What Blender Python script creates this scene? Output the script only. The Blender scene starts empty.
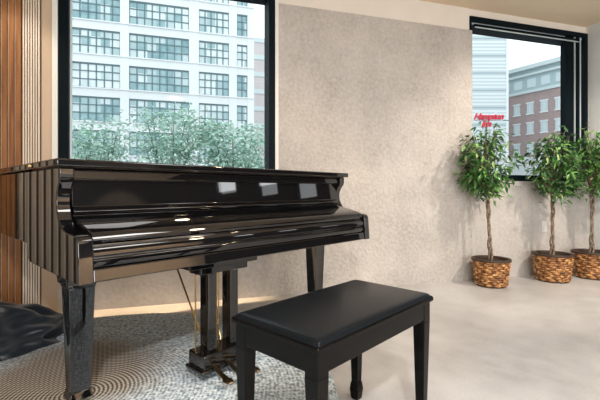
import bpy, bmesh, math, random
from mathutils import Vector, Matrix, noise
R = math.radians
scn = bpy.context.scene
C = scn.collection
random.seed(7)

# ------------------------------------------------------------------ materials
def mat(name, col=(.5,.5,.5), rough=.5, metal=0, ior=1.5, coat=0, emit=None, estr=0, spec=.5):
    m = bpy.data.materials.new(name); m.use_nodes = True
    b = m.node_tree.nodes['Principled BSDF']
    b.inputs['Base Color'].default_value = (*col, 1)
    b.inputs['Roughness'].default_value = rough
    b.inputs['Metallic'].default_value = metal
    b.inputs['IOR'].default_value = ior
    b.inputs['Specular IOR Level'].default_value = spec
    b.inputs['Coat Weight'].default_value = coat
    b.inputs['Coat Roughness'].default_value = .03
    if emit:
        b.inputs['Emission Color'].default_value = (*emit, 1)
        b.inputs['Emission Strength'].default_value = estr
    return m

class NT:
    def __init__(s, m): s.t = m.node_tree; s.b = s.t.nodes['Principled BSDF']
    def n(s, typ, **kw):
        x = s.t.nodes.new(typ)
        for k, v in kw.items():
            if k.startswith('_'): setattr(x, k[1:], v)
            else: x.inputs[k].default_value = v
        return x
    def l(s, a, b): s.t.links.new(a, b)
    def coord(s, kind='Object', scale=(1,1,1)):
        tc = s.n('ShaderNodeTexCoord'); mp = s.n('ShaderNodeMapping'); mp.inputs['Scale'].default_value = scale
        s.l(tc.outputs[kind], mp.inputs['Vector']); return mp.outputs['Vector']
    def ramp(s, fac, stops, interp='LINEAR'):
        r = s.n('ShaderNodeValToRGB'); cr = r.color_ramp; cr.interpolation = interp
        while len(cr.elements) < len(stops): cr.elements.new(.5)
        for e, (p, c) in zip(cr.elements, stops): e.position = p; e.color = (*c, 1)
        s.l(fac, r.inputs['Fac']); return r.outputs['Color']
    def noise(s, vec, scale, detail=4, rough=.55):
        x = s.n('ShaderNodeTexNoise', Scale=scale, Detail=detail, Roughness=rough); s.l(vec, x.inputs['Vector']); return x.outputs['Fac']
    def mix(s, fac, a, b, mode='MIX'):
        x = s.n('ShaderNodeMix', _data_type='RGBA', _blend_type=mode)
        if isinstance(fac, (int, float)): x.inputs[0].default_value = fac
        else: s.l(fac, x.inputs[0])
        for v, i in ((a, 6), (b, 7)):
            if isinstance(v, tuple): x.inputs[i].default_value = (*v, 1)
            else: s.l(v, x.inputs[i])
        return x.outputs[2]
    def math(s, op, a, b=None):
        x = s.n('ShaderNodeMath', _operation=op)
        for v, i in ((a, 0), (b, 1)):
            if v is None: continue
            if isinstance(v, (int, float)): x.inputs[i].default_value = v
            else: s.l(v, x.inputs[i])
        return x.outputs[0]
    def bump(s, h, strength=.3, dist=.01):
        x = s.n('ShaderNodeBump', Strength=strength, Distance=dist); s.l(h, x.inputs['Height']); s.l(x.outputs[0], s.b.inputs['Normal'])
    def col(s, c): s.l(c, s.b.inputs['Base Color'])

def noisy(name, c1, c2, scale, rough, bump=.2, dist=.005, c3=None, stretch=(1,1,1), ior=1.5, coat=0, fine=0):
    m = mat(name, c1, rough, ior=ior, coat=coat); t = NT(m); v = t.coord(scale=stretch)
    f = t.noise(v, scale, 6, .6)
    c = t.ramp(f, [(.3, c1), (.7, c2)])
    if fine:
        f2 = t.noise(v, fine, 3, .6)
        c = t.mix(t.ramp(f2, [(.35, (.0,.0,.0)), (.75, (.5,.5,.5))]), c, c3 or c2)
        t.bump(f2, bump, dist)
    elif bump: t.bump(f, bump, dist)
    t.col(c); return m

M = {}
M['black'] = mat('black_polyester_lacquer', (.004,.004,.0045), .03, ior=1.75)
M['benchwood'] = mat('ebony_satin_lacquer', (.004,.0038,.0036), .13, ior=1.45, spec=.15)
m = mat('black_leatherette', (.007,.009,.011), .25, ior=1.4, spec=.15); t = NT(m); t.bump(t.noise(t.coord(), 400, 2), .12, .001); M['leather'] = m
M['brass'] = mat('polished_brass', (.42,.28,.12), .25, 1)
M['darkbrass'] = mat('aged_brass', (.16,.12,.07), .3, 1)
M['frame'] = mat('black_window_metal', (.003,.007,.010), .5, spec=.06)
M['steel'] = mat('pale_window_strip', (.55,.62,.64), .35, .3)
M['trimwhite'] = mat('pale_painted_reveal', (.72,.72,.68), .6)
M['white'] = mat('white_plastic', (.7,.69,.66), .4)
M['cream'] = noisy('cream_painted_plaster', (.68,.63,.56), (.73,.68,.61), 3, .8, .05)
M['ceil'] = noisy('tan_ceiling_paint', (.72,.58,.43), (.76,.62,.46), 2, .85, .03)
M['plaster'] = noisy('microcement_plaster', (.34,.31,.28), (.48,.445,.41), 2.6, .75, 1.0, .014, (.60,.57,.54), fine=34)
M['lowwall'] = noisy('pale_microcement', (.37,.345,.32), (.51,.48,.45), 2.4, .75, .6, .006, (.60,.565,.53), fine=30)
M['rightwall'] = noisy('pale_grey_plaster', (.56,.58,.58), (.64,.66,.66), 2, .75, .1, .003)
M['leftwall'] = noisy('warm_plaster', (.5,.38,.26), (.56,.43,.31), 2, .8, .1, .003)

# floor : polished concrete
m = mat('polished_concrete', (.5,.5,.5), .38); t = NT(m); v = t.coord()
f = t.noise(v, 1.1, 8, .62); f2 = t.noise(v, 9, 6, .65); f3 = t.noise(v, 90, 2, .5)
c = t.ramp(f, [(.36, (.37,.36,.35)), (.5, (.47,.46,.45)), (.64, (.58,.57,.56))])
c = t.mix(t.ramp(f2, [(.35, (0,0,0)), (.7, (.6,.6,.6))]), c, (.58,.57,.555))
c = t.mix(t.ramp(f3, [(.3, (.25,.25,.25)), (.45, (0,0,0))]), c, (.33,.30,.27))
t.col(c); t.l(t.ramp(f2, [(.3, (.30,.30,.30)), (.7, (.5,.5,.5))]), t.b.inputs['Roughness']); M['floor'] = m

# rug : braided rings, tan in an off-centre patch and blue grey beyond it
m = mat('braided_rug', (.4,.4,.4), .95); t = NT(m); v = t.coord()
sx = t.n('ShaderNodeSeparateXYZ'); t.l(v, sx.inputs[0])
rad = t.math('SQRT', t.math('ADD', t.math('MULTIPLY', sx.outputs[0], sx.outputs[0]), t.math('MULTIPLY', sx.outputs[1], sx.outputs[1])))
ring = t.math('SINE', t.math('MULTIPLY', rad, 2*math.pi/.0175))
ang = t.math('ARCTAN2', sx.outputs[1], sx.outputs[0])
rn = t.math('FLOOR', t.math('ADD', t.math('DIVIDE', rad, .0175), .25))
beads = t.math('SINE', t.math('ADD', t.math('MULTIPLY', ang, t.math('MULTIPLY', rn, 5)), t.math('MULTIPLY', rn, 2.4)))
pat = t.math('ADD', t.math('MULTIPLY', ring, .74), t.math('MULTIPLY', beads, .26))
nz = t.noise(v, 55, 5, .75); nl = t.noise(v, 3, 3, .5)
tan = t.ramp(t.math('ADD', t.math('MULTIPLY', pat, .5), .5), [(.15, (.05,.042,.035)), (.5, (.30,.255,.20)), (.85, (.56,.50,.42))])
blu = t.ramp(t.math('ADD', t.math('MULTIPLY', ring, .035), nz), [(.38, (.13,.19,.24)), (.5, (.52,.62,.68)), (.6, (.86,.93,.97))])
dx_ = t.math('ADD', sx.outputs[0], .13); dy_ = t.math('SUBTRACT', sx.outputs[1], .20)
rad2 = t.math('SQRT', t.math('ADD', t.math('MULTIPLY', dx_, dx_), t.math('MULTIPLY', dy_, dy_)))
edge = t.math('ADD', t.math('ADD', rad2, t.math('MULTIPLY', nl, .25)), t.math('MULTIPLY', nz, .25))
t.col(t.mix(t.ramp(edge, [(.54, (0,0,0)), (.76, (1,1,1))]), tan, blu))
t.bump(nz, .8, .010); M['rug'] = m

m = mat('black_cover_fabric', (.010,.016,.022), .33); t = NT(m)
t.bump(t.noise(t.coord(), 6, 4), .4, .02); t.b.inputs['Sheen Weight'].default_value = .15; M['cloth'] = m
def wood(name, c1, c2, c3):
    m = mat(name, c1, .45); t = NT(m); v = t.coord(scale=(14,14,.7))
    f = t.noise(v, 4, 6, .6); t.col(t.ramp(f, [(.3, c1), (.5, c2), (.7, c3)])); t.bump(f, .1, .002); return m
M['slat'] = wood('orange_brown_wood', (.15,.055,.016), (.26,.105,.032), (.34,.15,.05))
M['slatpale'] = wood('pale_and_lit_wood', (.62,.50,.38), (.70,.60,.48), (.76,.68,.57))
M['slatdark'] = mat('dark_slat_gap', (.035,.022,.014), .8)
# basket, soil, bark, leaves
m = mat('woven_wicker', (.5,.25,.08), .5); t = NT(m); f = t.noise(t.coord(), 28, 3)
t.col(t.ramp(f, [(.34, (.09,.035,.012)), (.5, (.33,.135,.04)), (.66, (.70,.40,.15))])); M['wicker'] = m
M['wickerdark'] = mat('dark_wicker_rim', (.045,.022,.012), .6)
M['soil'] = noisy('dark_soil', (.012,.009,.006), (.05,.035,.022), 60, .95, .8, .01)
M['bark'] = noisy('pale_braided_bark', (.07,.045,.03), (.36,.27,.19), 40, .85, .5, .004)
def leafmat(name, stops, trans=.25):
    m = mat(name, stops[0][1], .38); t = NT(m)
    a = t.n('ShaderNodeAttribute', _attribute_name='tone')
    t.col(t.ramp(a.outputs['Fac'], stops)); t.b.inputs['Transmission Weight'].default_value = 0
    t.b.inputs['Subsurface Weight'].default_value = 0
    return m
M['leaf'] = leafmat('ficus_leaf', [(0, (.010,.04,.012)), (.5, (.04,.14,.03)), (.8, (.16,.35,.08)), (1, (.36,.48,.20))])
M['streetleaf'] = leafmat('street_tree_leaf', [(0, (.20,.36,.29)), (.5, (.36,.55,.45)), (1, (.66,.80,.70))])  # haze and overexposure are put into these pale leaf tones
M['streetbark'] = mat('street_tree_bark', (.16,.15,.14), .9)
# exterior
M['factory'] = noisy('white_painted_facade', (.72,.74,.75), (.80,.82,.83), .15, .8, 0)
M['muntin'] = mat('dark_steel_muntin', (.13,.20,.22), .6)
m = mat('factory_window_panes', (.5,.6,.6), .25); t = NT(m); v = t.coord()
sn = t.n('ShaderNodeVectorMath', _operation='SNAP'); sn.inputs[1].default_value = (.93,50,.95)
ad = t.n('ShaderNodeVectorMath', _operation='ADD'); ad.inputs[1].default_value = (.001,.3,.001)
t.l(v, ad.inputs[0]); t.l(ad.outputs[0], sn.inputs[0])
oi = t.n('ShaderNodeObjectInfo'); 
cmb = t.n('ShaderNodeVectorMath', _operation='ADD'); t.l(sn.outputs[0], cmb.inputs[0])
cx = t.n('ShaderNodeCombineXYZ'); t.l(t.math('MULTIPLY', oi.outputs['Random'], 37.0), cx.inputs[1]); t.l(cx.outputs[0], cmb.inputs[1])
wn = t.n('ShaderNodeTexWhiteNoise'); t.l(cmb.outputs[0], wn.inputs['Vector'])
base = t.ramp(t.math('ADD', t.math('MULTIPLY', wn.outputs['Value'], .55), t.math('MULTIPLY', oi.outputs['Random'], .45)),
              [(.0, (.16,.30,.33)), (.3, (.25,.40,.43)), (.45, (.45,.57,.59)), (.6, (.72,.78,.79)), (1, (.82,.86,.86))])
nf = t.noise(v, 1.6, 3)
t.col(t.mix(t.ramp(nf, [(.4, (0,0,0)), (.62, (.35,.35,.35))]), base, (.45,.60,.62))); M['panes'] = m
m = mat('banded_pale_facade', (.7,.75,.76), .7); t = NT(m); v = t.coord()
sp = t.n('ShaderNodeSeparateXYZ'); t.l(v, sp.inputs[0])
w1 = t.math('FRACT', t.math('DIVIDE', sp.outputs[2], .62)); w2 = t.math('FRACT', t.math('DIVIDE', sp.outputs[2], 3.10))
c = t.ramp(w1, [(0, (.70,.74,.75)), (.5, (.70,.74,.75)), (.6, (.50,.57,.59)), (.9, (.54,.60,.62))])
c = t.mix(t.ramp(w2, [(.0, (1,1,1)), (.09, (1,1,1)), (.10, (0,0,0))], 'CONSTANT'), c, (.36,.43,.47)); t.col(c); M['banded'] = m
m = mat('red_brick_facade', (.3,.2,.18), .85); t = NT(m); v = t.coord()
bt = t.n('ShaderNodeTexBrick', Scale=1.0); bt.inputs['Color1'].default_value = (.36,.25,.245,1); bt.inputs['Color2'].default_value = (.42,.30,.29,1)
bt.inputs['Mortar'].default_value = (.42,.36,.35,1); bt.inputs['Brick Width'].default_value = .6; bt.inputs['Row Height'].default_value = .25; bt.inputs['Mortar Size'].default_value = .025
sp = t.n('ShaderNodeSeparateXYZ'); cb = t.n('ShaderNodeCombineXYZ'); t.l(v, sp.inputs[0]); t.l(sp.outputs[0], cb.inputs[0]); t.l(sp.outputs[2], cb.inputs[1]); t.l(cb.outputs[0], bt.inputs['Vector'])
t.col(bt.outputs['Color']); M['brick'] = m
M['cornice'] = mat('pale_cornice_stone', (.62,.69,.70), .7)
M['greyband'] = mat('grey_green_upper_storey', (.42,.52,.54), .7)
M['bwin'] = mat('pale_office_glass', (.62,.70,.72), .2)
M['pink'] = noisy('pinkish_far_facade', (.58,.52,.52), (.66,.60,.60), .3, .8, 0)
M['red'] = mat('red_sign_letters', (.62,.02,.05), .4)
M['signwhite'] = mat('white_sign_edge', (.85,.85,.85), .5)
M['asphalt'] = noisy('street_asphalt', (.28,.29,.30), (.36,.37,.38), 1, .9, 0)
# window glass : clear, slightly teal, reflecting by fresnel
m = bpy.data.materials.new('window_glass'); m.use_nodes = True; nt = m.node_tree; nt.nodes.clear()
o_ = nt.nodes.new('ShaderNodeOutputMaterial'); mx = nt.nodes.new('ShaderNodeMixShader'); tr = nt.nodes.new('ShaderNodeBsdfTransparent')
gl = nt.nodes.new('ShaderNodeBsdfGlossy'); fr = nt.nodes.new('ShaderNodeFresnel'); fr.inputs[0].default_value = 1.07
tr.inputs[0].default_value = (.93,.965,.965,1); gl.inputs['Roughness'].default_value = .02
nt.links.new(fr.outputs[0], mx.inputs[0]); nt.links.new(tr.outputs[0], mx.inputs[1]); nt.links.new(gl.outputs[0], mx.inputs[2]); nt.links.new(mx.outputs[0], o_.inputs[0])
M['glass'] = m

# ------------------------------------------------------------------ helpers
def box(bm, x0, x1, y0, y1, z0, z1, mi=0):
    vs = [bm.verts.new(p) for p in ((x0,y0,z0),(x1,y0,z0),(x1,y1,z0),(x0,y1,z0),(x0,y0,z1),(x1,y0,z1),(x1,y1,z1),(x0,y1,z1))]
    for f in ((0,3,2,1),(4,5,6,7),(0,1,5,4),(1,2,6,5),(2,3,7,6),(3,0,4,7)):
        bm.faces.new([vs[i] for i in f]).material_index = mi
    return vs
def prism(bm, pts, axis, a, b):
    """extrude a 2-D outline: axis 'x' -> pts are (y,z); axis 'z' -> pts are (x,y)"""
    def P(p, h): return (h, p[0], p[1]) if axis == 'x' else ((p[0], h, p[1]) if axis == 'y' else (p[0], p[1], h))
    A = [bm.verts.new(P(p, a)) for p in pts]; B = [bm.verts.new(P(p, b)) for p in pts]
    n = len(pts)
    bm.faces.new(A[::-1]); bm.faces.new(B)
    for i in range(n): bm.faces.new((A[i], A[(i+1)%n], B[(i+1)%n], B[i]))
def frustum(bm, cx, cy, z0, w0, z1, w1, inset=0, depth=0):
    q = lambda w, z: [bm.verts.new((cx+sx*w/2, cy+sy*w/2, z)) for sx, sy in ((-1,-1),(1,-1),(1,1),(-1,1))]
    A, B = q(w0, z0), q(w1, z1)
    bm.faces.new(A[::-1]); bm.faces.new(B)
    side = [bm.faces.new((A[i], A[(i+1)%4], B[(i+1)%4], B[i])) for i in range(4)]
    if inset:
        bmesh.ops.recalc_face_normals(bm, faces=bm.faces)
        bmesh.ops.inset_individual(bm, faces=side, thickness=inset, depth=depth)
def tube(bm, pts, r, n=10, caps=True):
    pts = [Vector(p) for p in pts]; rs = r if isinstance(r, (list, tuple)) else [r]*len(pts)
    prev = None; up = Vector((0,0,1))
    for i, p in enumerate(pts):
        d = (pts[min(i+1, len(pts)-1)] - pts[max(i-1, 0)]).normalized()
        a = d.cross(up); 
        if a.length < 1e-3: a = d.cross(Vector((1,0,0)))
        a.normalize(); b = d.cross(a).normalized()
        ring = [bm.verts.new(p + (a*math.cos(2*math.pi*k/n) + b*math.sin(2*math.pi*k/n))*rs[i]) for k in range(n)]
        if prev:
            for k in range(n): bm.faces.new((prev[k], prev[(k+1)%n], ring[(k+1)%n], ring[k]))
        elif caps: bm.faces.new(ring[::-1])
        prev = ring
    if caps: bm.faces.new(prev)
def lathe(bm, prof, n=40, cx=0, cy=0):
    prev = None
    for r, z in prof:
        ring = [bm.verts.new((cx+max(r,1e-4)*math.cos(2*math.pi*k/n), cy+max(r,1e-4)*math.sin(2*math.pi*k/n), z)) for k in range(n)]
        if prev:
            for k in range(n): bm.faces.new((prev[k], prev[(k+1)%n], ring[(k+1)%n], ring[k]))
        prev = ring
def obj(name, bm, ms, parent=None, bevel=0, seg=2, smooth=None, recalc=True):
    if recalc: bmesh.ops.recalc_face_normals(bm, faces=bm.faces)
    me = bpy.data.meshes.new(name); bm.to_mesh(me); bm.free()
    for m in (ms if isinstance(ms, list) else [ms]): me.materials.append(m)
    if smooth is not None:
        me.shade_smooth(); me.set_sharp_from_angle(angle=R(smooth))
    o = bpy.data.objects.new(name, me); C.objects.link(o)
    if parent: o.parent = parent
    if bevel:
        b = o.modifiers.new('bevel', 'BEVEL'); b.width = bevel; b.segments = seg; b.limit_method = 'ANGLE'; b.angle_limit = R(35)
    return o
def thing(name, label, cat, loc=(0,0,0), rz=0, group=None):
    o = bpy.data.objects.new(name, None); C.objects.link(o); o.location = loc; o.rotation_euler = (0,0,rz); o.empty_display_size = .1
    o['label'] = label; o['category'] = cat
    if group: o['group'] = group
    return o
def tag(o, label, cat, group=None, kind=None):
    o['label'] = label; o['category'] = cat
    if group: o['group'] = group
    if kind: o['kind'] = kind
    return o
def place(o, loc, rz=0): o.location = loc; o.rotation_euler = (0,0,rz); return o
BM = bmesh.new

# wall frame: x runs along the back wall, y points out of the room, origin on the wall line in front of the camera
WR = math.atan2(.287, .958); WO = (0, 3.312, 0)
def struct(name, bm, ms, bevel=0, smooth=None, parent=None):
    o = obj(name, bm, ms, parent, bevel=bevel, smooth=smooth)
    if not parent: o['kind'] = 'structure'; place(o, WO, WR)
    return o
UL, UR, REAR, H = -2.5, 3.28, -7.0, 2.66

# ------------------------------------------------------------------ room shell
b = BM(); box(b, UL-.2, UR+.2, REAR-.2, .3, -.12, 0); struct('floor', b, M['floor'])
b = BM(); box(b, UL-.2, UR+.2, REAR-.2, .3, H, H+.12); struct('ceiling', b, M['ceil'])
W1 = (-1.809, -.217, .97, 2.585); W2 = (1.735, 3.278, .97, 2.585)
b = BM(); y0, y1 = .0, .3
box(b, UL-.2, W1[0], y0, y1, 0, H, 2); box(b, W1[1], W2[0], y0+.02, y1, 0, H, 1)
box(b, W1[0], W1[1]+.03, y0-.0049, y1, 0, W1[2], 1); box(b, W2[0], W2[1], y0, y1, 0, W2[2], 1)
box(b, W1[0], W1[1], y0+.02, y1, W1[3], H, 0); box(b, W2[0], W2[1], y0+.02, y1, W2[3], H, 0)
box(b, W1[1], W2[0], y0+.012, y0+.0205, 2.441, H, 0)
box(b, UR-.002, UR+.2, y0, y1, 0, H, 0)
struct('wall_back', b, [M['cream'], M['lowwall'], M['leftwall']])
b = BM(); box(b, -.19, 1.756, -.005, .02, 0, 2.44); struct('trim_1', b, M['plaster'])
b = BM(); box(b, W1[0]-.035, W1[0]+.0, -.012, .02, W1[2], W1[3]+.03); box(b, W1[1], W1[1]+.027, -.012, .02, W1[2], W1[3]+.03)
struct('trim_2', b, M['trimwhite'])
# side wall right (two tall windows further back, seen only in reflections and as daylight)
def wall_with_holes(name, ms, horizontal, c0, c1, a0, a1, holes):
    b = BM()
    def bx(p0, p1, z0, z1):
        if horizontal: box(b, p0, p1, c0, c1, z0, z1)
        else: box(b, c0, c1, p0, p1, z0, z1)
    p = a0
    for (h0, h1, z0, z1) in holes:
        bx(p, h0, 0, H); bx(h0, h1, 0, z0); bx(h0, h1, z1, H); p = h1
    bx(p, a1, 0, H)
    return struct(name, b, ms)
M['dark'] = noisy('dark_reflected_wall', (.012,.010,.009), (.018,.015,.013), 2, .8, 0)  # unseen wall, made near black so the piano lacquer mirrors dark
RH = [(-3.02,-2.68,1.42,1.68), (-2.3,-1.98,1.29,1.55), (-1.66,-1.36,1.16,1.42)]
wall_with_holes('wall_right', M['dark'], False, UR, UR+.2, REAR-.2, -1.15, RH)
b = BM(); box(b, UR-.02, UR, -6.5, -3.6, 0, 1.15); struct('added_reflector', b, M['leftwall'])  # added unseen panel, warm tone to be mirrored in the key slip
b = BM(); box(b, UR, UR+.2, -1.15, .3, 0, H); o = struct('wall_right', b, M['rightwall'])
BH = [(-1.9,-.5,.5,2.4), (-.1,1.3,.5,2.4), (1.7,3.0,.5,2.4)]
wall_with_holes('wall_rear', M['leftwall'], True, REAR-.2, REAR, UL-.2, UR+.2, BH)
b = BM(); box(b, UL-.2, UL, REAR-.2, .3, 0, H); struct('wall_left', b, M['leftwall'])

def window(name, u0, u1, z0, z1, extra=None):
    root = bpy.data.objects.new(name, None); C.objects.link(root); place(root, WO, WR); root['kind'] = 'structure'
    b = BM(); w = .068 if name == 'window_1' else .020; dp = .16
    box(b, u0, u0+w, -.002, .10, z0, z1); box(b, u1-.051, u1, -.002, .10, z0, z1)
    box(b, u0+w, u1-.051, -.002, .10, z0, z0+.062); box(b, u0+w, u1-.051, -.002, .10, z1-.05, z1)
    box(b, u0, u1, .10, .302, z1-.035, z1); box(b, u0, u1, .10, .302, z0, z0+.04); box(b, u0, u0+.018, .10, .302, z0+.04, z1-.035); box(b, u1-.03, u1, .10, .302, z0+.04, z1-.035)
    obj('window_frame', b, M['frame'], root, bevel=.004)
    b = BM(); i = .012                       # inner bead / track
    box(b, u0+w, u0+w+i, .03, .045, z0+.062, z1-.05); box(b, u0+w, u1-w*.75, .03, .045, z1-.05-i, z1-.05)
    obj('window_bead', b, M['steel'], root)
    b = BM(); box(b, u0+w, u1-w*.75, .055, .059, z0+.06, z1-.05); obj('window_pane', b, M['glass'], root)
    return root
window('window_1', *W1)
w2 = window('window_2', *W2)
b = BM()  # slid-open sash at the right of the second window
box(b, 2.985, 3.10, .020, .05, 1.03, 2.535); box(b, 3.135, 3.165, .005, .03, 1.03, 2.535); box(b, 1.80, 3.16, .012, .03, 2.495, 2.52)
obj('sash_stile', b, M['frame'], w2, bevel=.003)
b = BM(); box(b, 3.106, 3.118, .016, .03, 1.03, 2.535); box(b, 3.175, 3.190, .010, .02, 1.03, 2.535); box(b, 1.80, 3.16, .004, .010, 2.478, 2.488); obj('sash_gap_strip', b, M['steel'], w2)  # pale strips paint the bright gaps beside the sash

# slatted wood cladding at the left
b = BM()
box(b, UL+.002, -2.02, -.022, -.004, 0, H-.01, 1)
box(b, -2.02, -1.912, -.016, -.004, 0, H-.01, 1)
u = -2.024
while u > UL+.06:
    box(b, u-.032, u, -.046, -.022, 0, H-.01, 0); box(b, u-.0362, u-.032, -.040, -.022, 0, H-.01, 2); u -= .040  # pale edge strip paints the window highlight on each board
for k in range(7):
    box(b, -2.017+k*.0155, -2.017+k*.0155+.009, -.030, -.016, 0, H-.01, 2)  # ribs coloured pale for the window light falling on them
cl = obj('slatted_wall_panel', b, [M['slat'], M['slatdark'], M['slatpale']])
tag(place(cl, WO, WR), 'orange-brown vertical wood slats covering the wall left of the large window', 'wall panel')
b = BM(); y = -.06
while y > -5:
    box(b, UL+.002, UL+.016, y-.032, y, 0, H-.01, 0); y -= .064
box(b, UL+.001, UL+.006, -5, -.05, 0, H-.01, 1)
s = struct('wall_left_cladding', b, [M['slatpale'], M['slatdark']]); s.name = 'trim_3'

# outlet
r = thing('wall_outlet', 'small white outlet plate low on the wall behind the middle potted tree', 'outlet', (WO[0]+2.66*math.cos(WR), WO[1]+2.66*math.sin(WR), .50), WR)
b = BM(); box(b, -.035, .035, -.007, -.0005, -.058, .058); obj('cover_plate', b, M['white'], r, bevel=.002)
for dz in (-.026, .026):
    b = BM(); box(b, -.016, .016, -.009, -.0065, dz-.017, dz+.017); obj('socket', b, M['trimwhite'], r, bevel=.001)

# ------------------------------------------------------------------ rug
b = BM(); lathe(b, [(0,.0005), (1.09,.0005), (1.105,.004), (1.105,.009), (1.09,.014), (0,.015)], 96)
rug = obj('round_rug', b, M['rug'], smooth=40)
tag(place(rug, (-.945, 1.655, 0)), 'large round braided rug in tan and blue grey under the piano', 'rug')

# ------------------------------------------------------------------ grand piano
PR = math.atan2(.728, .686)
P = thing('grand_piano', 'glossy black grand piano with closed lid standing on the round rug', 'piano', (-.891, 1.449, 0), PR)
RUGZ = .015
LW = 1.768
def outline(off=0, s0=0.5):
    pts = [(-off, s0), (-off, 1.34)]
    # tail rounding then bent side
    import itertools
    ctrl = [(0,1.34),(.01,1.42),(.06,1.475),(.16,1.49),(.30,1.47),(.44,1.41),(.56,1.31),(.68,1.19),(.82,1.07),(1.0,.96),(1.2,.88),(1.40,.80),(1.58,.70),(1.69,.58),(1.755,.45),(1.768,.33)]
    def cr(p0,p1,p2,p3,t): return tuple(.5*((2*p1[i])+(-p0[i]+p2[i])*t+(2*p0[i]-5*p1[i]+4*p2[i]-p3[i])*t*t+(-p0[i]+3*p1[i]-3*p2[i]+p3[i])*t**3) for i in (0,1))
    out = []
    for i in range(len(ctrl)-1):
        p0 = ctrl[max(i-1,0)]; p3 = ctrl[min(i+2,len(ctrl)-1)]
        for k in range(4): out.append(cr(p0, ctrl[i], ctrl[i+1], p3, k/4))
    out.append(ctrl[-1])
    res = []
    for i, p in enumerate(out):
        a_ = out[max(i-1,0)]; b_ = out[min(i+1,len(out)-1)]
        t_ = Vector((b_[0]-a_[0], b_[1]-a_[1])).normalized(); n_ = Vector((-t_.y, t_.x))
        res.append((p[0]+n_.x*off, p[1]+n_.y*off))
    return res
ol = outline(0)
rim = [(0,.5)] + ol + [(LW,.3),(LW-.05,.3),(LW-.05,.5)] if False else [(0,.5)] + [p for p in ol if p[1] >= .5] + [(1.735,.5)]
b = BM(); prism(b, rim, 'z', .635, .965)
box(b, .05, LW-.05, .08, .5, .64, .964)
arm = [(.5,.965),(.01,.965),(.01,.93),(.016,.915),(.034,.893),(.048,.868),(.052,.84),(.048,.81),(.034,.78),(.012,.755),(-.018,.737),(-.055,.727),(-.10,.723),(-.155,.722),(-.174,.718),(-.186,.708),(-.190,.69),(-.2,.555),(.43,.555),(.46,.558),(.482,.568),(.494,.585),(.5,.635)]
prism(b, arm, 'x', 0, .05)
prism(b, [(min(y,.46),z) for y,z in arm], 'x', LW-.05, LW-.004)
obj('case', b, M['black'], P, bevel=.004, seg=3, smooth=40)
b = BM(); prism(b, [(.5,.556),(-.1925,.556),(-.1875,.603),(.5,.603)], 'x', .05, LW-.05); obj('keybed', b, M['black'], P, bevel=.005, seg=3)
slip = [(0,.606),(-.181,.606),(-.184,.612),(-.184,.634),(-.178,.638),(-.178,.644),(-.184,.648),(-.184,.668),(-.180,.676),(-.172,.682),(-.172,.688),(0,.688)]
b = BM(); prism(b, slip, 'x', .052, LW-.052); obj('key_slip', b, M['black'], P, bevel=.0015, smooth=40)
fb = [(.078,.96),(.030,.96),(.024,.926),(.052,.922),(.043,.815),(.036,.812),(.022,.806),(.015,.797),(.018,.788),(.034,.780),(.020,.770),(-.03,.760),(-.08,.750),(-.13,.738),(-.158,.728),(-.172,.716),(-.176,.703),(-.172,.692),(.078,.690)]
b = BM(); prism(b, fb, 'x', .053, LW-.053); obj('fallboard', b, M['black'], P, bevel=.0015, smooth=35)
# lid, in a hinged front flap and the main leaf
lid = outline(.016)
lidm = [(-.016,.392)] + lid + [(LW+.016,.392)] if lid[-1][1] < .392 else lid
lidm = [(-.016,.392)] + [p for p in lid if p[1] > .40] + [(LW+.014,.392)]
b = BM(); prism(b, lidm, 'z', .968, .998); obj('lid', b, M['black'], P, bevel=.006, seg=3, smooth=40)
b = BM(); prism(b, [(-.016,-.012),(LW+.016,-.012),(LW+.016,.388),(-.016,.388)], 'z', .968, .998); obj('lid_flap', b, M['black'], P, bevel=.006, seg=3, smooth=40)
b = BM(); box(b, .0, LW, .02, .40, .9655, .9685); obj('lid_felt', b, M['slatdark'], P)
for l0 in (-.018, .6, 1.2):
    b = BM(); tube(b, [(l0,.372,.985 if l0 < 0 else .9985),(l0,.408,.985 if l0 < 0 else .9985)], .0045); obj('lid_hinge', b, M['brass'], P)
def piano_leg(l, s):
    b = BM()
    frustum(b, l, s, .505, .118, .553, .128)
    frustum(b, l, s, .490, .100, .506, .106)
    frustum(b, l, s, .060+RUGZ, .072, .491, .097, .014, -.003)
    frustum(b, l, s, .030+RUGZ, .088, .061+RUGZ, .074)
    lg = obj('leg', b, M['black'], P, bevel=.0025, smooth=30)
    b = BM(); tube(b, [(l-.012, s, .017+RUGZ), (l+.012, s, .017+RUGZ)], .017, 16); box(b, l-.02, l+.02, s-.014, s+.014, .02+RUGZ, .032+RUGZ); obj('caster', b, M['darkbrass'], lg)
piano_leg(.092, .100); piano_leg(1.635, .17); 
# tail leg stands under the rim, longer
b = BM(); l, s = .36, 1.06
frustum(b, l, s, .57, .128, .636, .128); frustum(b, l, s, .06+RUGZ, .07, .571, .1, .014, -.003); frustum(b, l, s, .03+RUGZ, .086, .061+RUGZ, .072)
lg = obj('leg', b, M['black'], P, bevel=.0025, smooth=30)
b = BM(); tube(b, [(l-.012, s, .017+RUGZ), (l+.012, s, .017+RUGZ)], .017, 16); obj('caster', b, M['darkbrass'], lg)
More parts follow.
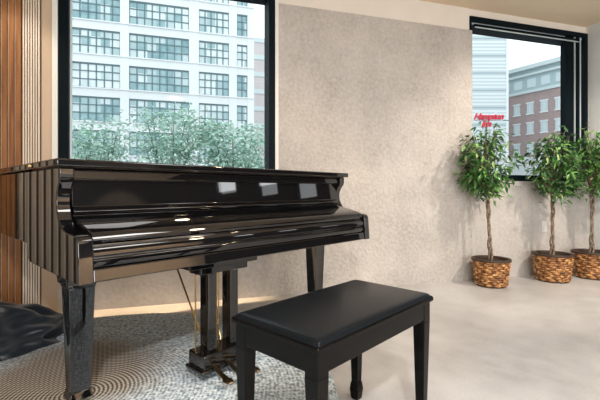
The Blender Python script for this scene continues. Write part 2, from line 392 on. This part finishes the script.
# pedal lyre
lx, ls = .652, -.085
b = BM(); box(b, lx-.19, lx+.19, ls-.05, ls+.06, .526, .5575); box(b, lx-.135, lx+.135, ls-.04, ls+.05, .497, .527)
ly = obj('pedal_lyre', b, M['black'], P, bevel=.003)
for sx in (-1, 1):
    b = BM(); box(b, lx+sx*.062-.024, lx+sx*.062+.024, ls-.03, ls+.04, .13, .50); obj('lyre_post', b, M['black'], ly, bevel=.006, seg=3)
b = BM(); box(b, lx-.125, lx+.125, ls-.055, ls+.075, .065, .135); box(b, lx-.14, lx+.14, ls-.065, ls+.08, .055, .072); obj('pedal_box', b, M['black'], ly, bevel=.006, seg=3)
b = BM()
for dx in (-.115, .0, .012, .10): tube(b, [(lx+dx, ls+.03, .13), (lx+dx, ls+.03, .53)], .0035, 8)
obj('pedal_rod', b, M['brass'], ly, smooth=40)
for dx in (-.04, .05):
    b = BM(); tube(b, [(lx+dx, ls+.06, .12), (lx+dx*2.2, ls+.30, .555)], .0045, 8); obj('lyre_brace', b, M['brass'], ly, smooth=40)
for dx in (-.075, 0, .075):
    b = BM()
    tube(b, [(lx+dx, ls-.03, .085), (lx+dx, ls-.07, .08), (lx+dx, ls-.11, .062), (lx+dx, ls-.15, .052)], [.008,.009,.011,.012], 10)
    bmesh.ops.create_uvsphere(b, u_segments=14, v_segments=8, radius=1, matrix=Matrix.Translation((lx+dx, ls-.165, .05)) @ Matrix.Diagonal((.021,.034,.010,1)))
    obj('pedal', b, M['darkbrass'], ly, smooth=50)

# ------------------------------------------------------------------ bench
BL, BW = .66, .358
F = Vector((.045, .97)); a_ = Vector((.686,.728)); b_ = Vector((-.728,.686)); ctr = F + a_*BL/2 + b_*BW/2
B = thing('piano_bench', 'black piano bench with padded leatherette seat in front of the piano', 'bench', (ctr.x, ctr.y, 0), PR)
hx, hy = BL/2, BW/2
b = BM(); box(b, -hx, hx, -hy, hy, .468, .484); obj('seat_board', b, M['benchwood'], B, bevel=.004, seg=3)
# cushion with crowned top and rolled edge
b = BM(); nx, ny = 40, 24; ex, ey = hx-.004, hy-.004; top = []
for i in range(nx+1):
    row = []
    for j in range(ny+1):
        u_, v_ = -1+2*i/nx, -1+2*j/ny
        u_ = math.copysign(abs(u_)**.6, u_) if abs(u_) > 0 else 0; v_ = math.copysign(abs(v_)**.6, v_) if abs(v_) > 0 else 0
        du, dv = (1-abs(u_))*ex, (1-abs(v_))*ey
        e = min(1, du/.026); g = min(1, dv/.026)
        h = math.sqrt(max(0, 1-(1-e)**2))*math.sqrt(max(0, 1-(1-g)**2))
        z = .4845 + .002 + .012*h + .005*(1-u_**2)*(1-v_**2) 
        row.append(b.verts.new((u_*ex, v_*ey, z)))
    top.append(row)
for i in range(nx):
    for j in range(ny): b.faces.new((top[i][j], top[i+1][j], top[i+1][j+1], top[i][j+1]))
edge = [e for e in b.edges if e.is_boundary]
r_ = bmesh.ops.extrude_edge_only(b, edges=edge)
for v in [g for g in r_['geom'] if isinstance(g, bmesh.types.BMVert)]: v.co.z = .4842
obj('seat_cushion', b, M['leather'], B, smooth=60)
b = BM(); ix, iy = hx-.012, hy-.012
box(b, -ix+.03, ix-.03, -iy, -iy+.02, .405, .468); box(b, -ix+.03, ix-.03, iy-.02, iy, .405, .468)
box(b, -ix, -ix+.02, -iy+.03, iy-.03, .405, .468); box(b, ix-.02, ix, -iy+.03, iy-.03, .405, .468)
box(b, -ix+.02, ix-.02, -iy+.02, iy-.02, .408, .416)
obj('apron', b, M['benchwood'], B, bevel=.002)
for sx in (-1, 1):
    for sy in (-1, 1):
        b = BM(); cx, cy = sx*(ix-.021), sy*(iy-.021); gz = RUGZ if sx < 0 or sy > 5 else 0
        if sx > 0 : gz = 0.0
        frustum(b, cx, cy, .395, .046, .4685, .046); frustum(b, cx, cy, .075, .031, .396, .046)
        frustum(b, cx, cy, .064, .037, .075, .031); frustum(b, cx, cy, .040, .042, .064, .037); frustum(b, cx, cy, gz, .032, .040, .042)
        obj('leg', b, M['benchwood'], B, bevel=.002, smooth=30)

# ------------------------------------------------------------------ folded cover on the floor
b = BM(); N = 90; K = 40
rings = []
for j in range(K+1):
    t_ = j/K; row = []
    for i in range(N):
        th = 2*math.pi*i/N
        rr = 1 + .10*math.sin(3*th+.6) + .05*math.sin(7*th)
        ph = t_*math.pi/2
        x = math.cos(th)*.34*rr*math.sin(ph)**.75; y = math.sin(th)*.29*rr*math.sin(ph)**.75
        z = .25*math.cos(ph)**.62*(1+.22*math.cos(th*1+2.6)) 
        f_ = noise.noise(Vector((x*4, y*13+z*9, z*13)))
        g_ = math.sin(z*62 + x*7 + 2.2*noise.noise(Vector((x*4, y*4, 3))))
        k_ = (.055*f_ + .028*g_)*min(1, t_*4)
        d = Vector((x, y, z*.6)).normalized() if t_ > 0 else Vector((0,0,1))
        p = Vector((x, y, z)) + d*k_
        p.z = max(p.z, .0165) if j < K else .0165
        row.append(b.verts.new(p))
    rings.append(row)
for j in range(K):
    for i in range(N): b.faces.new((rings[j][i], rings[j][(i+1)%N], rings[j+1][(i+1)%N], rings[j+1][i]))
bmesh.ops.remove_doubles(b, verts=b.verts, dist=1e-5)
cv = obj('fabric_cover', b, M['cloth'], smooth=80)
tag(place(cv, (-1.73, 2.17, 0), R(30)), 'crumpled black fabric cover heaped on the rug beside the piano leg', 'cover')

# ------------------------------------------------------------------ potted ficus trees
def leaf(bm, p, d, up, L, W, lay, tone):
    d = d.normalized(); s = d.cross(up).normalized(); n = s.cross(d).normalized()
    pts = [(0,0,0),(.3,.5,.06),(.62,.42,.05),(1,0,-.12)]
    mid1 = p + d*L*.33 - n*W*.16; mid2 = p + d*L*.65 - n*W*.14
    a0 = bm.verts.new(p); tip = bm.verts.new(p + d*L - n*L*.14)
    l1 = bm.verts.new(p + d*L*.3 + s*W*.5); l2 = bm.verts.new(p + d*L*.65 + s*W*.36)
    r1 = bm.verts.new(p + d*L*.3 - s*W*.5); r2 = bm.verts.new(p + d*L*.65 - s*W*.36)
    m1 = bm.verts.new(mid1); m2 = bm.verts.new(mid2)
    for f in ((a0,m1,l1),(l1,m1,m2,l2),(l2,m2,tip),(a0,r1,m1),(r1,r2,m2,m1),(r2,tip,m2)):
        bm.faces.new(f)
    for v in (a0,tip,l1,l2,r1,r2,m1,m2): v[lay] = tone
def ficus(label, X, Y, seed, ch, cw, z0c, basket=(.153,.125,.245), n=900, lean=0):
    rnd = random.Random(seed)
    root = thing('potted_ficus_tree', label, 'plant', (X, Y, 0), 0, 'potted ficus trees along the window wall')
    Rt, Rb, Hb = basket
    # basket: rows of weavers going in and out past the stakes
    b = BM(); rows = 11; st = 11; n_ = st*8
    rh = (Hb-.02)/rows
    for k in range(rows):
        zc = .012 + rh*(k+.5); prev = []
        rad = Rb + (Rt-Rb)*(zc/Hb)
        sec = [(.0,-rh*.52),(.007,-rh*.3),(.009,0),(.007,rh*.3),(.0,rh*.52)]
        for i in range(n_):
            th = 2*math.pi*i/n_; w = .0075*math.sin(st*th + (math.pi if k % 2 else 0))
            prev.append([b.verts.new(((rad+w+dr)*math.cos(th), (rad+w+dr)*math.sin(th), zc+dz*(1+.25*math.sin(st*th*1+k)))) for dr, dz in sec])
        for i in range(n_):
            A, Bq = prev[i], prev[(i+1)%n_]
            for q in range(4): b.faces.new((A[q], Bq[q], Bq[q+1], A[q+1]))
    bk = obj('basket', b, M['wicker'], root, smooth=70)
    b = BM(); lathe(b, [(.0,.002),(Rb+.002,.002),(Rt-.001,Hb-.005),(Rt-.018,Hb-.005),(Rt-.025,Hb-.05),(0,Hb-.05)], 40); obj('basket_liner', b, M['wickerdark'], bk, smooth=40)
    b = BM(); prof = [(Rt-.010,Hb-.012),(Rt+.014,Hb-.012),(Rt+.018,Hb-.004),(Rt+.014,Hb+.006),(Rt-.004,Hb+.007),(Rt-.012,Hb)]
    lathe(b, prof + [prof[0]], 48); obj('basket_rim', b, M['wickerdark'], bk, smooth=60)
    b = BM()
    lathe(b, [(0,Hb-.012),(Rt*.5,Hb-.014),(Rt-.02,Hb-.02)], 40)
    for v in b.verts: v.co.z += .012*noise.noise(v.co*40)
    obj('soil', b, M['soil'], root, smooth=60)
    # braided trunk
    tr_ = obj_trunk = None; b = BM(); ztop = z0c + ch*.30
    for q in range(3):
        pts = []; rs = []
        for k in range(45):
            f = k/44; z = Hb-.03 + (ztop-Hb+.03)*f; th = f*13 + q*2*math.pi/3
            rr = (.013+.006*math.sin(f*9+q))*(1-.25*f)
            pts.append((rr*math.cos(th)+lean*f, rr*math.sin(th), z)); rs.append(.0095-.002*f)
        tube(b, pts, rs, 7)
    tr_ = obj('trunk', b, M['bark'], root, smooth=60)
    # branches and leaves, kept clear of both walls
    def keep(p, m=.03):
        wx, wy = p.x + X - WO[0], p.y + Y - WO[1]; c_, s_ = math.cos(WR), math.sin(WR)
        lx_, ly_ = wx*c_ + wy*s_, -wx*s_ + wy*c_
        lx_ = min(lx_, UR-m-rnd.uniform(0,.05)); ly_ = min(ly_, -m-rnd.uniform(0,.05))
        return Vector((lx_*c_ - ly_*s_ + WO[0] - X, lx_*s_ + ly_*c_ + WO[1] - Y, p.z))
    bb = BM(); fb_ = BM(); lay = fb_.verts.layers.float.new('tone')
    zc = z0c + ch*.52; tips = []
    for k in range(60):
        th = rnd.uniform(0, 2*math.pi); el = rnd.uniform(-.95, 1.45)
        st_ = Vector((lean, 0, ztop - rnd.uniform(0, .16)))
        w = cw*rnd.uniform(.55, 1.0)
        end = Vector((lean + w*math.cos(th)*math.cos(el), w*math.sin(th)*math.cos(el), zc + (ch*.5)*math.sin(el)*rnd.uniform(.8,1.05)))
        if rnd.random() < .4: end.z -= rnd.uniform(.03,.12)
        end = keep(end)
        mid = st_.lerp(end, .5) + Vector((0,0,.07))
        pts = [st_.lerp(mid, q/4).lerp(mid.lerp(end, q/4), q/4) for q in range(5)]
        tube(bb, pts, [.005,.004,.0035,.0025,.0015], 5); tips.append((pts, end))
    for k in range(n):
        pts, end = rnd.choice(tips); f = rnd.uniform(.35, 1)*3.999; i = int(f)
        p = pts[i].lerp(pts[i+1], f-i) + Vector((rnd.gauss(0,.03), rnd.gauss(0,.03), rnd.gauss(0,.035)))
        p = keep(p, .05)
        out = Vector((p.x-lean, p.y, 0)); out = out.normalized() if out.length > .01 else Vector((1,0,0))
        d = out*rnd.uniform(.3,1) + Vector((rnd.gauss(0,.5), rnd.gauss(0,.5), rnd.uniform(-1.1,.25)))
        up = Vector((rnd.gauss(0,.35), rnd.gauss(0,.35), 1))
        leaf(fb_, p, d, up, rnd.uniform(.05,.085), rnd.uniform(.021,.032), lay, min(1, max(0, rnd.gauss(.5,.25))))
    obj('branches', bb, M['bark'], tr_, smooth=60)
    obj('foliage', fb_, M['leaf'], root, recalc=False)
ficus('potted ficus with braided trunk in wicker basket, leftmost, leaves reaching the red sign', 1.764, 3.60, 3, .74, .31, .76, n=1250, lean=-.045)
ficus('potted ficus with braided trunk in wicker basket, middle of three, in front of the outlet', 2.46, 3.80, 11, .72, .27, .74, basket=(.162,.135,.26), n=1150, lean=.0)
ficus('potted ficus with braided trunk in wicker basket, rightmost, beside the grey side wall', 2.935, 3.92, 23, .74, .26, .75, basket=(.162,.135,.26), n=1150)

# ------------------------------------------------------------------ outside
GZ = -4.0
b = BM(); box(b, -150, 200, 1.5, 260, GZ-.2, GZ); g = obj('ground', b, M['asphalt']); g['kind'] = 'structure'; place(g, WO, WR)
# white factory building, facade parallel to the room wall
FD = 48.5
fac = thing('factory_building', 'tall white loft building with large gridded windows across the street', 'building', (0, FD, 0), WR)
def ux(px, K=FD):
    xn = (px-300)/390.; return K*xn/(1-.2995*xn)*1.0439
bays = [(58-62, 58, 7), (71, 120, 6), (129, 189, 8), (199, 229, 5), (237, 247.5, 2)]
bays = [(ux(a), ux(c), n) for a, c, n in bays]
uend = ux(254); RH_ = 3.62
ztop0 = .88 + (190-40)/390*(FD/(1+.2995*.259)); hw = 2.62
rows = range(-5, 4)
b = BM()
tops = [ztop0 + k*RH_ for k in rows]
zb, zt = GZ, tops[-1] + 1.5
ulist = []
prev = bays[0][0]-3
box(b, prev, uend, .45, 12, zb, zt)                      # core behind the windows
cur = prev
for (u0, u1, n) in bays: box(b, cur, u0, 0, .45, zb, zt); cur = u1
box(b, cur, uend, 0, .45, zb, zt)
for (u0, u1, n) in bays:
    z = zb
    for tz in tops: box(b, u0, u1, .06, .45, z, tz-hw); z = tz
    box(b, u0, u1, .06, .45, z, zt)
obj('facade', b, M['factory'], fac)
for bi, (u0, u1, n) in enumerate(bays):
    for tz in tops:
        ow = BM(); box(ow, 0, u1-u0, 0, .05, 0, hw); w = obj('window', ow, M['panes'], fac); w.location = (u0, .25, tz-hw)
        ow = BM()
        for k in range(n+1): x = (u1-u0)*k/n; box(ow, x-.06, x+.06, -.06, 0, 0, hw)
        for k in range(4): z = hw*k/3; box(ow, 0, u1-u0, -.06, 0, z-.055, z+.055)
        box(ow, 0, u1-u0, -.07, 0, hw-.16, hw)
        obj('muntin_grid', ow, M['muntin'], w)
for tz in tops:
    ow = BM(); box(ow, bays[0][0], uend, -.12, .0, tz-hw-.16, tz-hw-.04); obj('sill', ow, M['factory'], fac)
# pinkish building seen past its corner
far = thing('pink_building', 'distant pinkish building with white bands just right of the white loft building', 'building', (0, 80, 0), WR)
def ux2(px): return ux(px, 80)
b = BM(); box(b, ux2(235), ux2(300), 0, 10, GZ, .88+(190-33)/390*75); obj('facade', b, M['pink'], far)
for k in range(9):
    z = 3.0 + k*3.4; b = BM(); box(b, ux2(235), ux2(300), -.15, 0, z, z+.9); obj('floor_band', b, M['cornice'], far)
# banded building in the right-hand window
D2 = 70; bn = thing('banded_building', 'pale tower with thin horizontal bands behind the red sign', 'building', ((508-300)/390*D2, D2, 0), 0)
b = BM(); box(b, -16, 0, 0, 12, GZ, 46); obj('facade', b, M['banded'], bn)
b = BM(); box(b, -.35, .05, -.1, 0, GZ, 46.2); obj('corner_trim', b, M['factory'], bn)
# brick building with cornice, receding to the left
ang = math.atan2(-.852, .524)
bk = thing('brick_building', 'red brick office building with pale cornice seen through the right-hand window', 'building', (26.8*1.6, 80, 0), ang)
zr = .88 + 119/390*80
b = BM(); box(b, -14, 40, 0, 12, GZ+8, zr-5.2); obj('brick_wall', b, M['brick'], bk)
b = BM(); box(b, -14, 40, .2, 12, zr-5.2, zr-.8); obj('upper_storey', b, M['greyband'], bk)
b = BM(); box(b, -14, 40, -.7, 12, zr-.8, zr); box(b, -14, 40, -.4, .2, zr-2.0, zr-1.6); box(b, -14, 40, -.3, .2, zr-5.4, zr-4.9); obj('cornice', b, M['cornice'], bk)
b = BM(); box(b, -14, 40, -.2, 12, GZ, 7.4); obj('ground_storey', b, M['factory'], bk)
for k in range(-3, 12):
    x = k*2.6 + 1.0
    for q, zz in enumerate((15.9, 12.0, 8.0)):
        b = BM(); hh = 1.95; box(b, x, x+1.25, -.05, .02, zz, zz+hh); w = obj('window', b, M['bwin'], bk)
        b = BM(); box(b, x-.15, x+1.4, -.15, -.05, zz-.25, zz); box(b, x-.15, x+1.4, -.15, -.05, zz+hh, zz+hh+.25); box(b, x+.58, x+.67, -.1, -.05, zz, zz+hh); obj('window_trim', b, M['factory'], w)
    b = BM(); box(b, x, x+1.6, .1, .21, zr-4.3, zr-2.6); obj('window', b, M['bwin'], bk)
# script sign on a pole
SD = 25
SS = .56
sg = thing('script_sign', 'red cursive lettered sign on a pole above the leftmost potted tree', 'sign', ((487.8-300)/390*SD, SD, GZ), 0)
def text_mesh(s, size, shear, off, ext):
    cu = bpy.data.curves.new('t', 'FONT'); cu.body = s; cu.size = size; cu.shear = shear; cu.offset = off; cu.extrude = ext; cu.align_x = 'CENTER'; cu.space_character = .86
    o = bpy.data.objects.new('t', cu); C.objects.link(o); dg = bpy.context.evaluated_depsgraph_get()
    me = bpy.data.meshes.new_from_object(o.evaluated_get(dg)); bpy.data.objects.remove(o); return me
def sign_part(name, s, size, off, ext, m, x, y, z):
    me = text_mesh(s, size, .35, off, ext); me.transform(Matrix.Translation((x, y, z)) @ Matrix.Rotation(R(90), 4, 'X')); me.materials.append(m)
    o = bpy.data.objects.new(name, me); C.objects.link(o); o.parent = sg
zS = .88 + (190-119.5)/390*SD - GZ
sign_part('sign_letters', 'Hampton', SS, .012, .05, M['red'], 0, -.08, zS)
sign_part('sign_letters', 'Inn', SS, .012, .05, M['red'], -.15, -.08, zS-.47)
sign_part('sign_letter_backing', 'Hampton', SS, .06, .04, M['signwhite'], 0, .02, zS)
sign_part('sign_letter_backing', 'Inn', SS, .06, .04, M['signwhite'], -.15, .02, zS-.47)
b = BM(); tube(b, [(0,.2,0),(0,.2,zS+.1)], .06, 10); obj('sign_pole', b, M['muntin'], sg)
b = BM(); tube(b, [(-.9,.15,zS-.03),(1.4,.15,zS-.03)], .035, 8); obj('sign_arm', b, M['muntin'], sg)
# street trees
def street_tree(label, px, D, ztop, rad, seed, n=2600):
    rnd = random.Random(seed); X = (px-300)/390*D
    root = thing('street_tree', label, 'tree', (X, D, GZ), 0, 'street trees outside the large window')
    H_ = ztop-GZ; b = BM(); tips = []
    tube(b, [(0,0,0),(.05,0,H_*.3),(0,.05,H_*.5)], [.16,.13,.10], 8)
    for k in range(16):
        th = rnd.uniform(0, 6.28); e = Vector((rad*.8*math.cos(th)*rnd.uniform(.4,1), rad*.8*math.sin(th)*rnd.uniform(.4,1), H_*rnd.uniform(.6,.95)))
        s_ = Vector((0,.03,H_*rnd.uniform(.35,.5))); m_ = s_.lerp(e,.5)+Vector((rnd.gauss(0,.15),0,-.1))
        tube(b, [s_, m_, e], [.06,.04,.015], 6); tips += [e, m_.lerp(e,.5)]
    obj('trunk', b, M['streetbark'], root, smooth=60)
    f = BM(); lay = f.verts.layers.float.new('tone')
    for k in range(n):
        c_ = rnd.choice(tips); p = c_ + Vector((rnd.gauss(0,.42), rnd.gauss(0,.42), rnd.gauss(0,.38)))
        p.z = min(p.z, H_ + rnd.uniform(-.2,.0))
        leaf(f, p, Vector((rnd.gauss(0,1), rnd.gauss(0,1), rnd.gauss(0,.5))), Vector((rnd.gauss(0,.6), rnd.gauss(0,.6), 1)), rnd.uniform(.14,.24), rnd.uniform(.08,.13), lay, min(1, max(0, rnd.gauss(.5,.25))))
    obj('foliage', f, M['streetleaf'], root, recalc=False)
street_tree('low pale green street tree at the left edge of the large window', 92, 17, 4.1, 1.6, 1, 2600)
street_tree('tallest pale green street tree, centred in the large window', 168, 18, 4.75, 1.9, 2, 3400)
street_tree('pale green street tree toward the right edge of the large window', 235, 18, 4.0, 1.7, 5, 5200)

# ------------------------------------------------------------------ light
w = bpy.data.worlds.new('sky'); scn.world = w; w.use_nodes = True; t_ = w.node_tree
bg = t_.nodes['Background']; bg.inputs[0].default_value = (.93,.97,1,1); bg.inputs[1].default_value = 1.35
def area(name, loc, target, sx, sy, power, col):
    l = bpy.data.lights.new(name, 'AREA'); l.shape = 'RECTANGLE'; l.size = sx; l.size_y = sy; l.energy = power; l.color = col
    o = bpy.data.objects.new(name, l); C.objects.link(o); o.location = loc
    o.rotation_euler = (Vector(target)-Vector(loc)).to_track_quat('-Z', 'Y').to_euler(); return o
def WP(u, y, z): return (WO[0]+u*math.cos(WR)-y*math.sin(WR), WO[1]+u*math.sin(WR)+y*math.cos(WR), z)
# daylight entering through the unseen windows (rear and right walls)
for i, (h0, h1, z0, z1) in enumerate(BH):
    c = (h0+h1)/2; area('rear_daylight_%d' % i, WP(c, REAR-.1, 1.45), WP(c, 0, 1.2), h1-h0, z1-z0, 45, (.97,.98,1))
for i, (h0, h1, z0, z1) in enumerate(RH):
    c = (h0+h1)/2; area('right_daylight_%d' % i, WP(UR+.1, c, 1.6), WP(UL, c, 1.2), h1-h0, z1-z0, .9, (.97,.98,1))
# ceiling lamps, mixed with added fill and stand-in spots
def spot(name, loc, target, power, col, ang=70, size=.06, blend=.6):
    l = bpy.data.lights.new(name, 'SPOT'); l.energy = power; l.color = col; l.spot_size = R(ang); l.spot_blend = blend; l.shadow_soft_size = size
    o = bpy.data.objects.new(name, l); C.objects.link(o); o.location = loc
    o.rotation_euler = (Vector(target)-Vector(loc)).to_track_quat('-Z', 'Y').to_euler(); return o
area('ceiling_lamp', (.2,-1.2,2.6), (.2,-1.2,0), .2, .2, 88, (1,.98,.96))
area('ceiling_fill', (1.4,.9,2.62), (1.4,.9,0), .9, .9, 26, (1,.98,.96))  # added overhead fill to raise the room brightness
spot('plant_spot', (2.95,2.15,2.55), (2.2,3.9,.7), 165, (1,.88,.75), 80, .08)
spot('sun_patch_spot', (1.9,1.6,2.5), (-.8,3.0,.1), 70, (1,.78,.52), 60, .08)  # added warm spot in place of low sun behind the piano

spot('glow_spot', WP(-.80,-.10,2.5), WP(-1.02,-.02,.2), 400, (1,.70,.42), 40, .04)  # added grazing spot for the warm glow below the window
spot('reflector_spot', WP(2.1,-4.9,2.5), WP(3.28,-5.0,.35), 700, (1,.80,.60), 62, .05, .3)  # added spot, brightens the unseen panel that the piano mirrors
spot('slat_fill', (-1.75,2.2,2.4), (-2.1,2.66,1.2), 14, (1,.88,.74), 80, .05)  # added spot that brightens the slats
# ------------------------------------------------------------------ camera
cam = bpy.data.cameras.new('camera'); co = bpy.data.objects.new('camera', cam); C.objects.link(co)
cam.sensor_width = 36; cam.lens = 36*390/600; cam.shift_y = -10/600; cam.clip_end = 500; cam.clip_start = .02
co.location = (0,0,.88); co.rotation_euler = (R(90),0,0)
scn.camera = co
scn.view_settings.view_transform = 'Standard'; scn.view_settings.look = 'None'; scn.view_settings.exposure = .46; scn.view_settings.gamma = 1
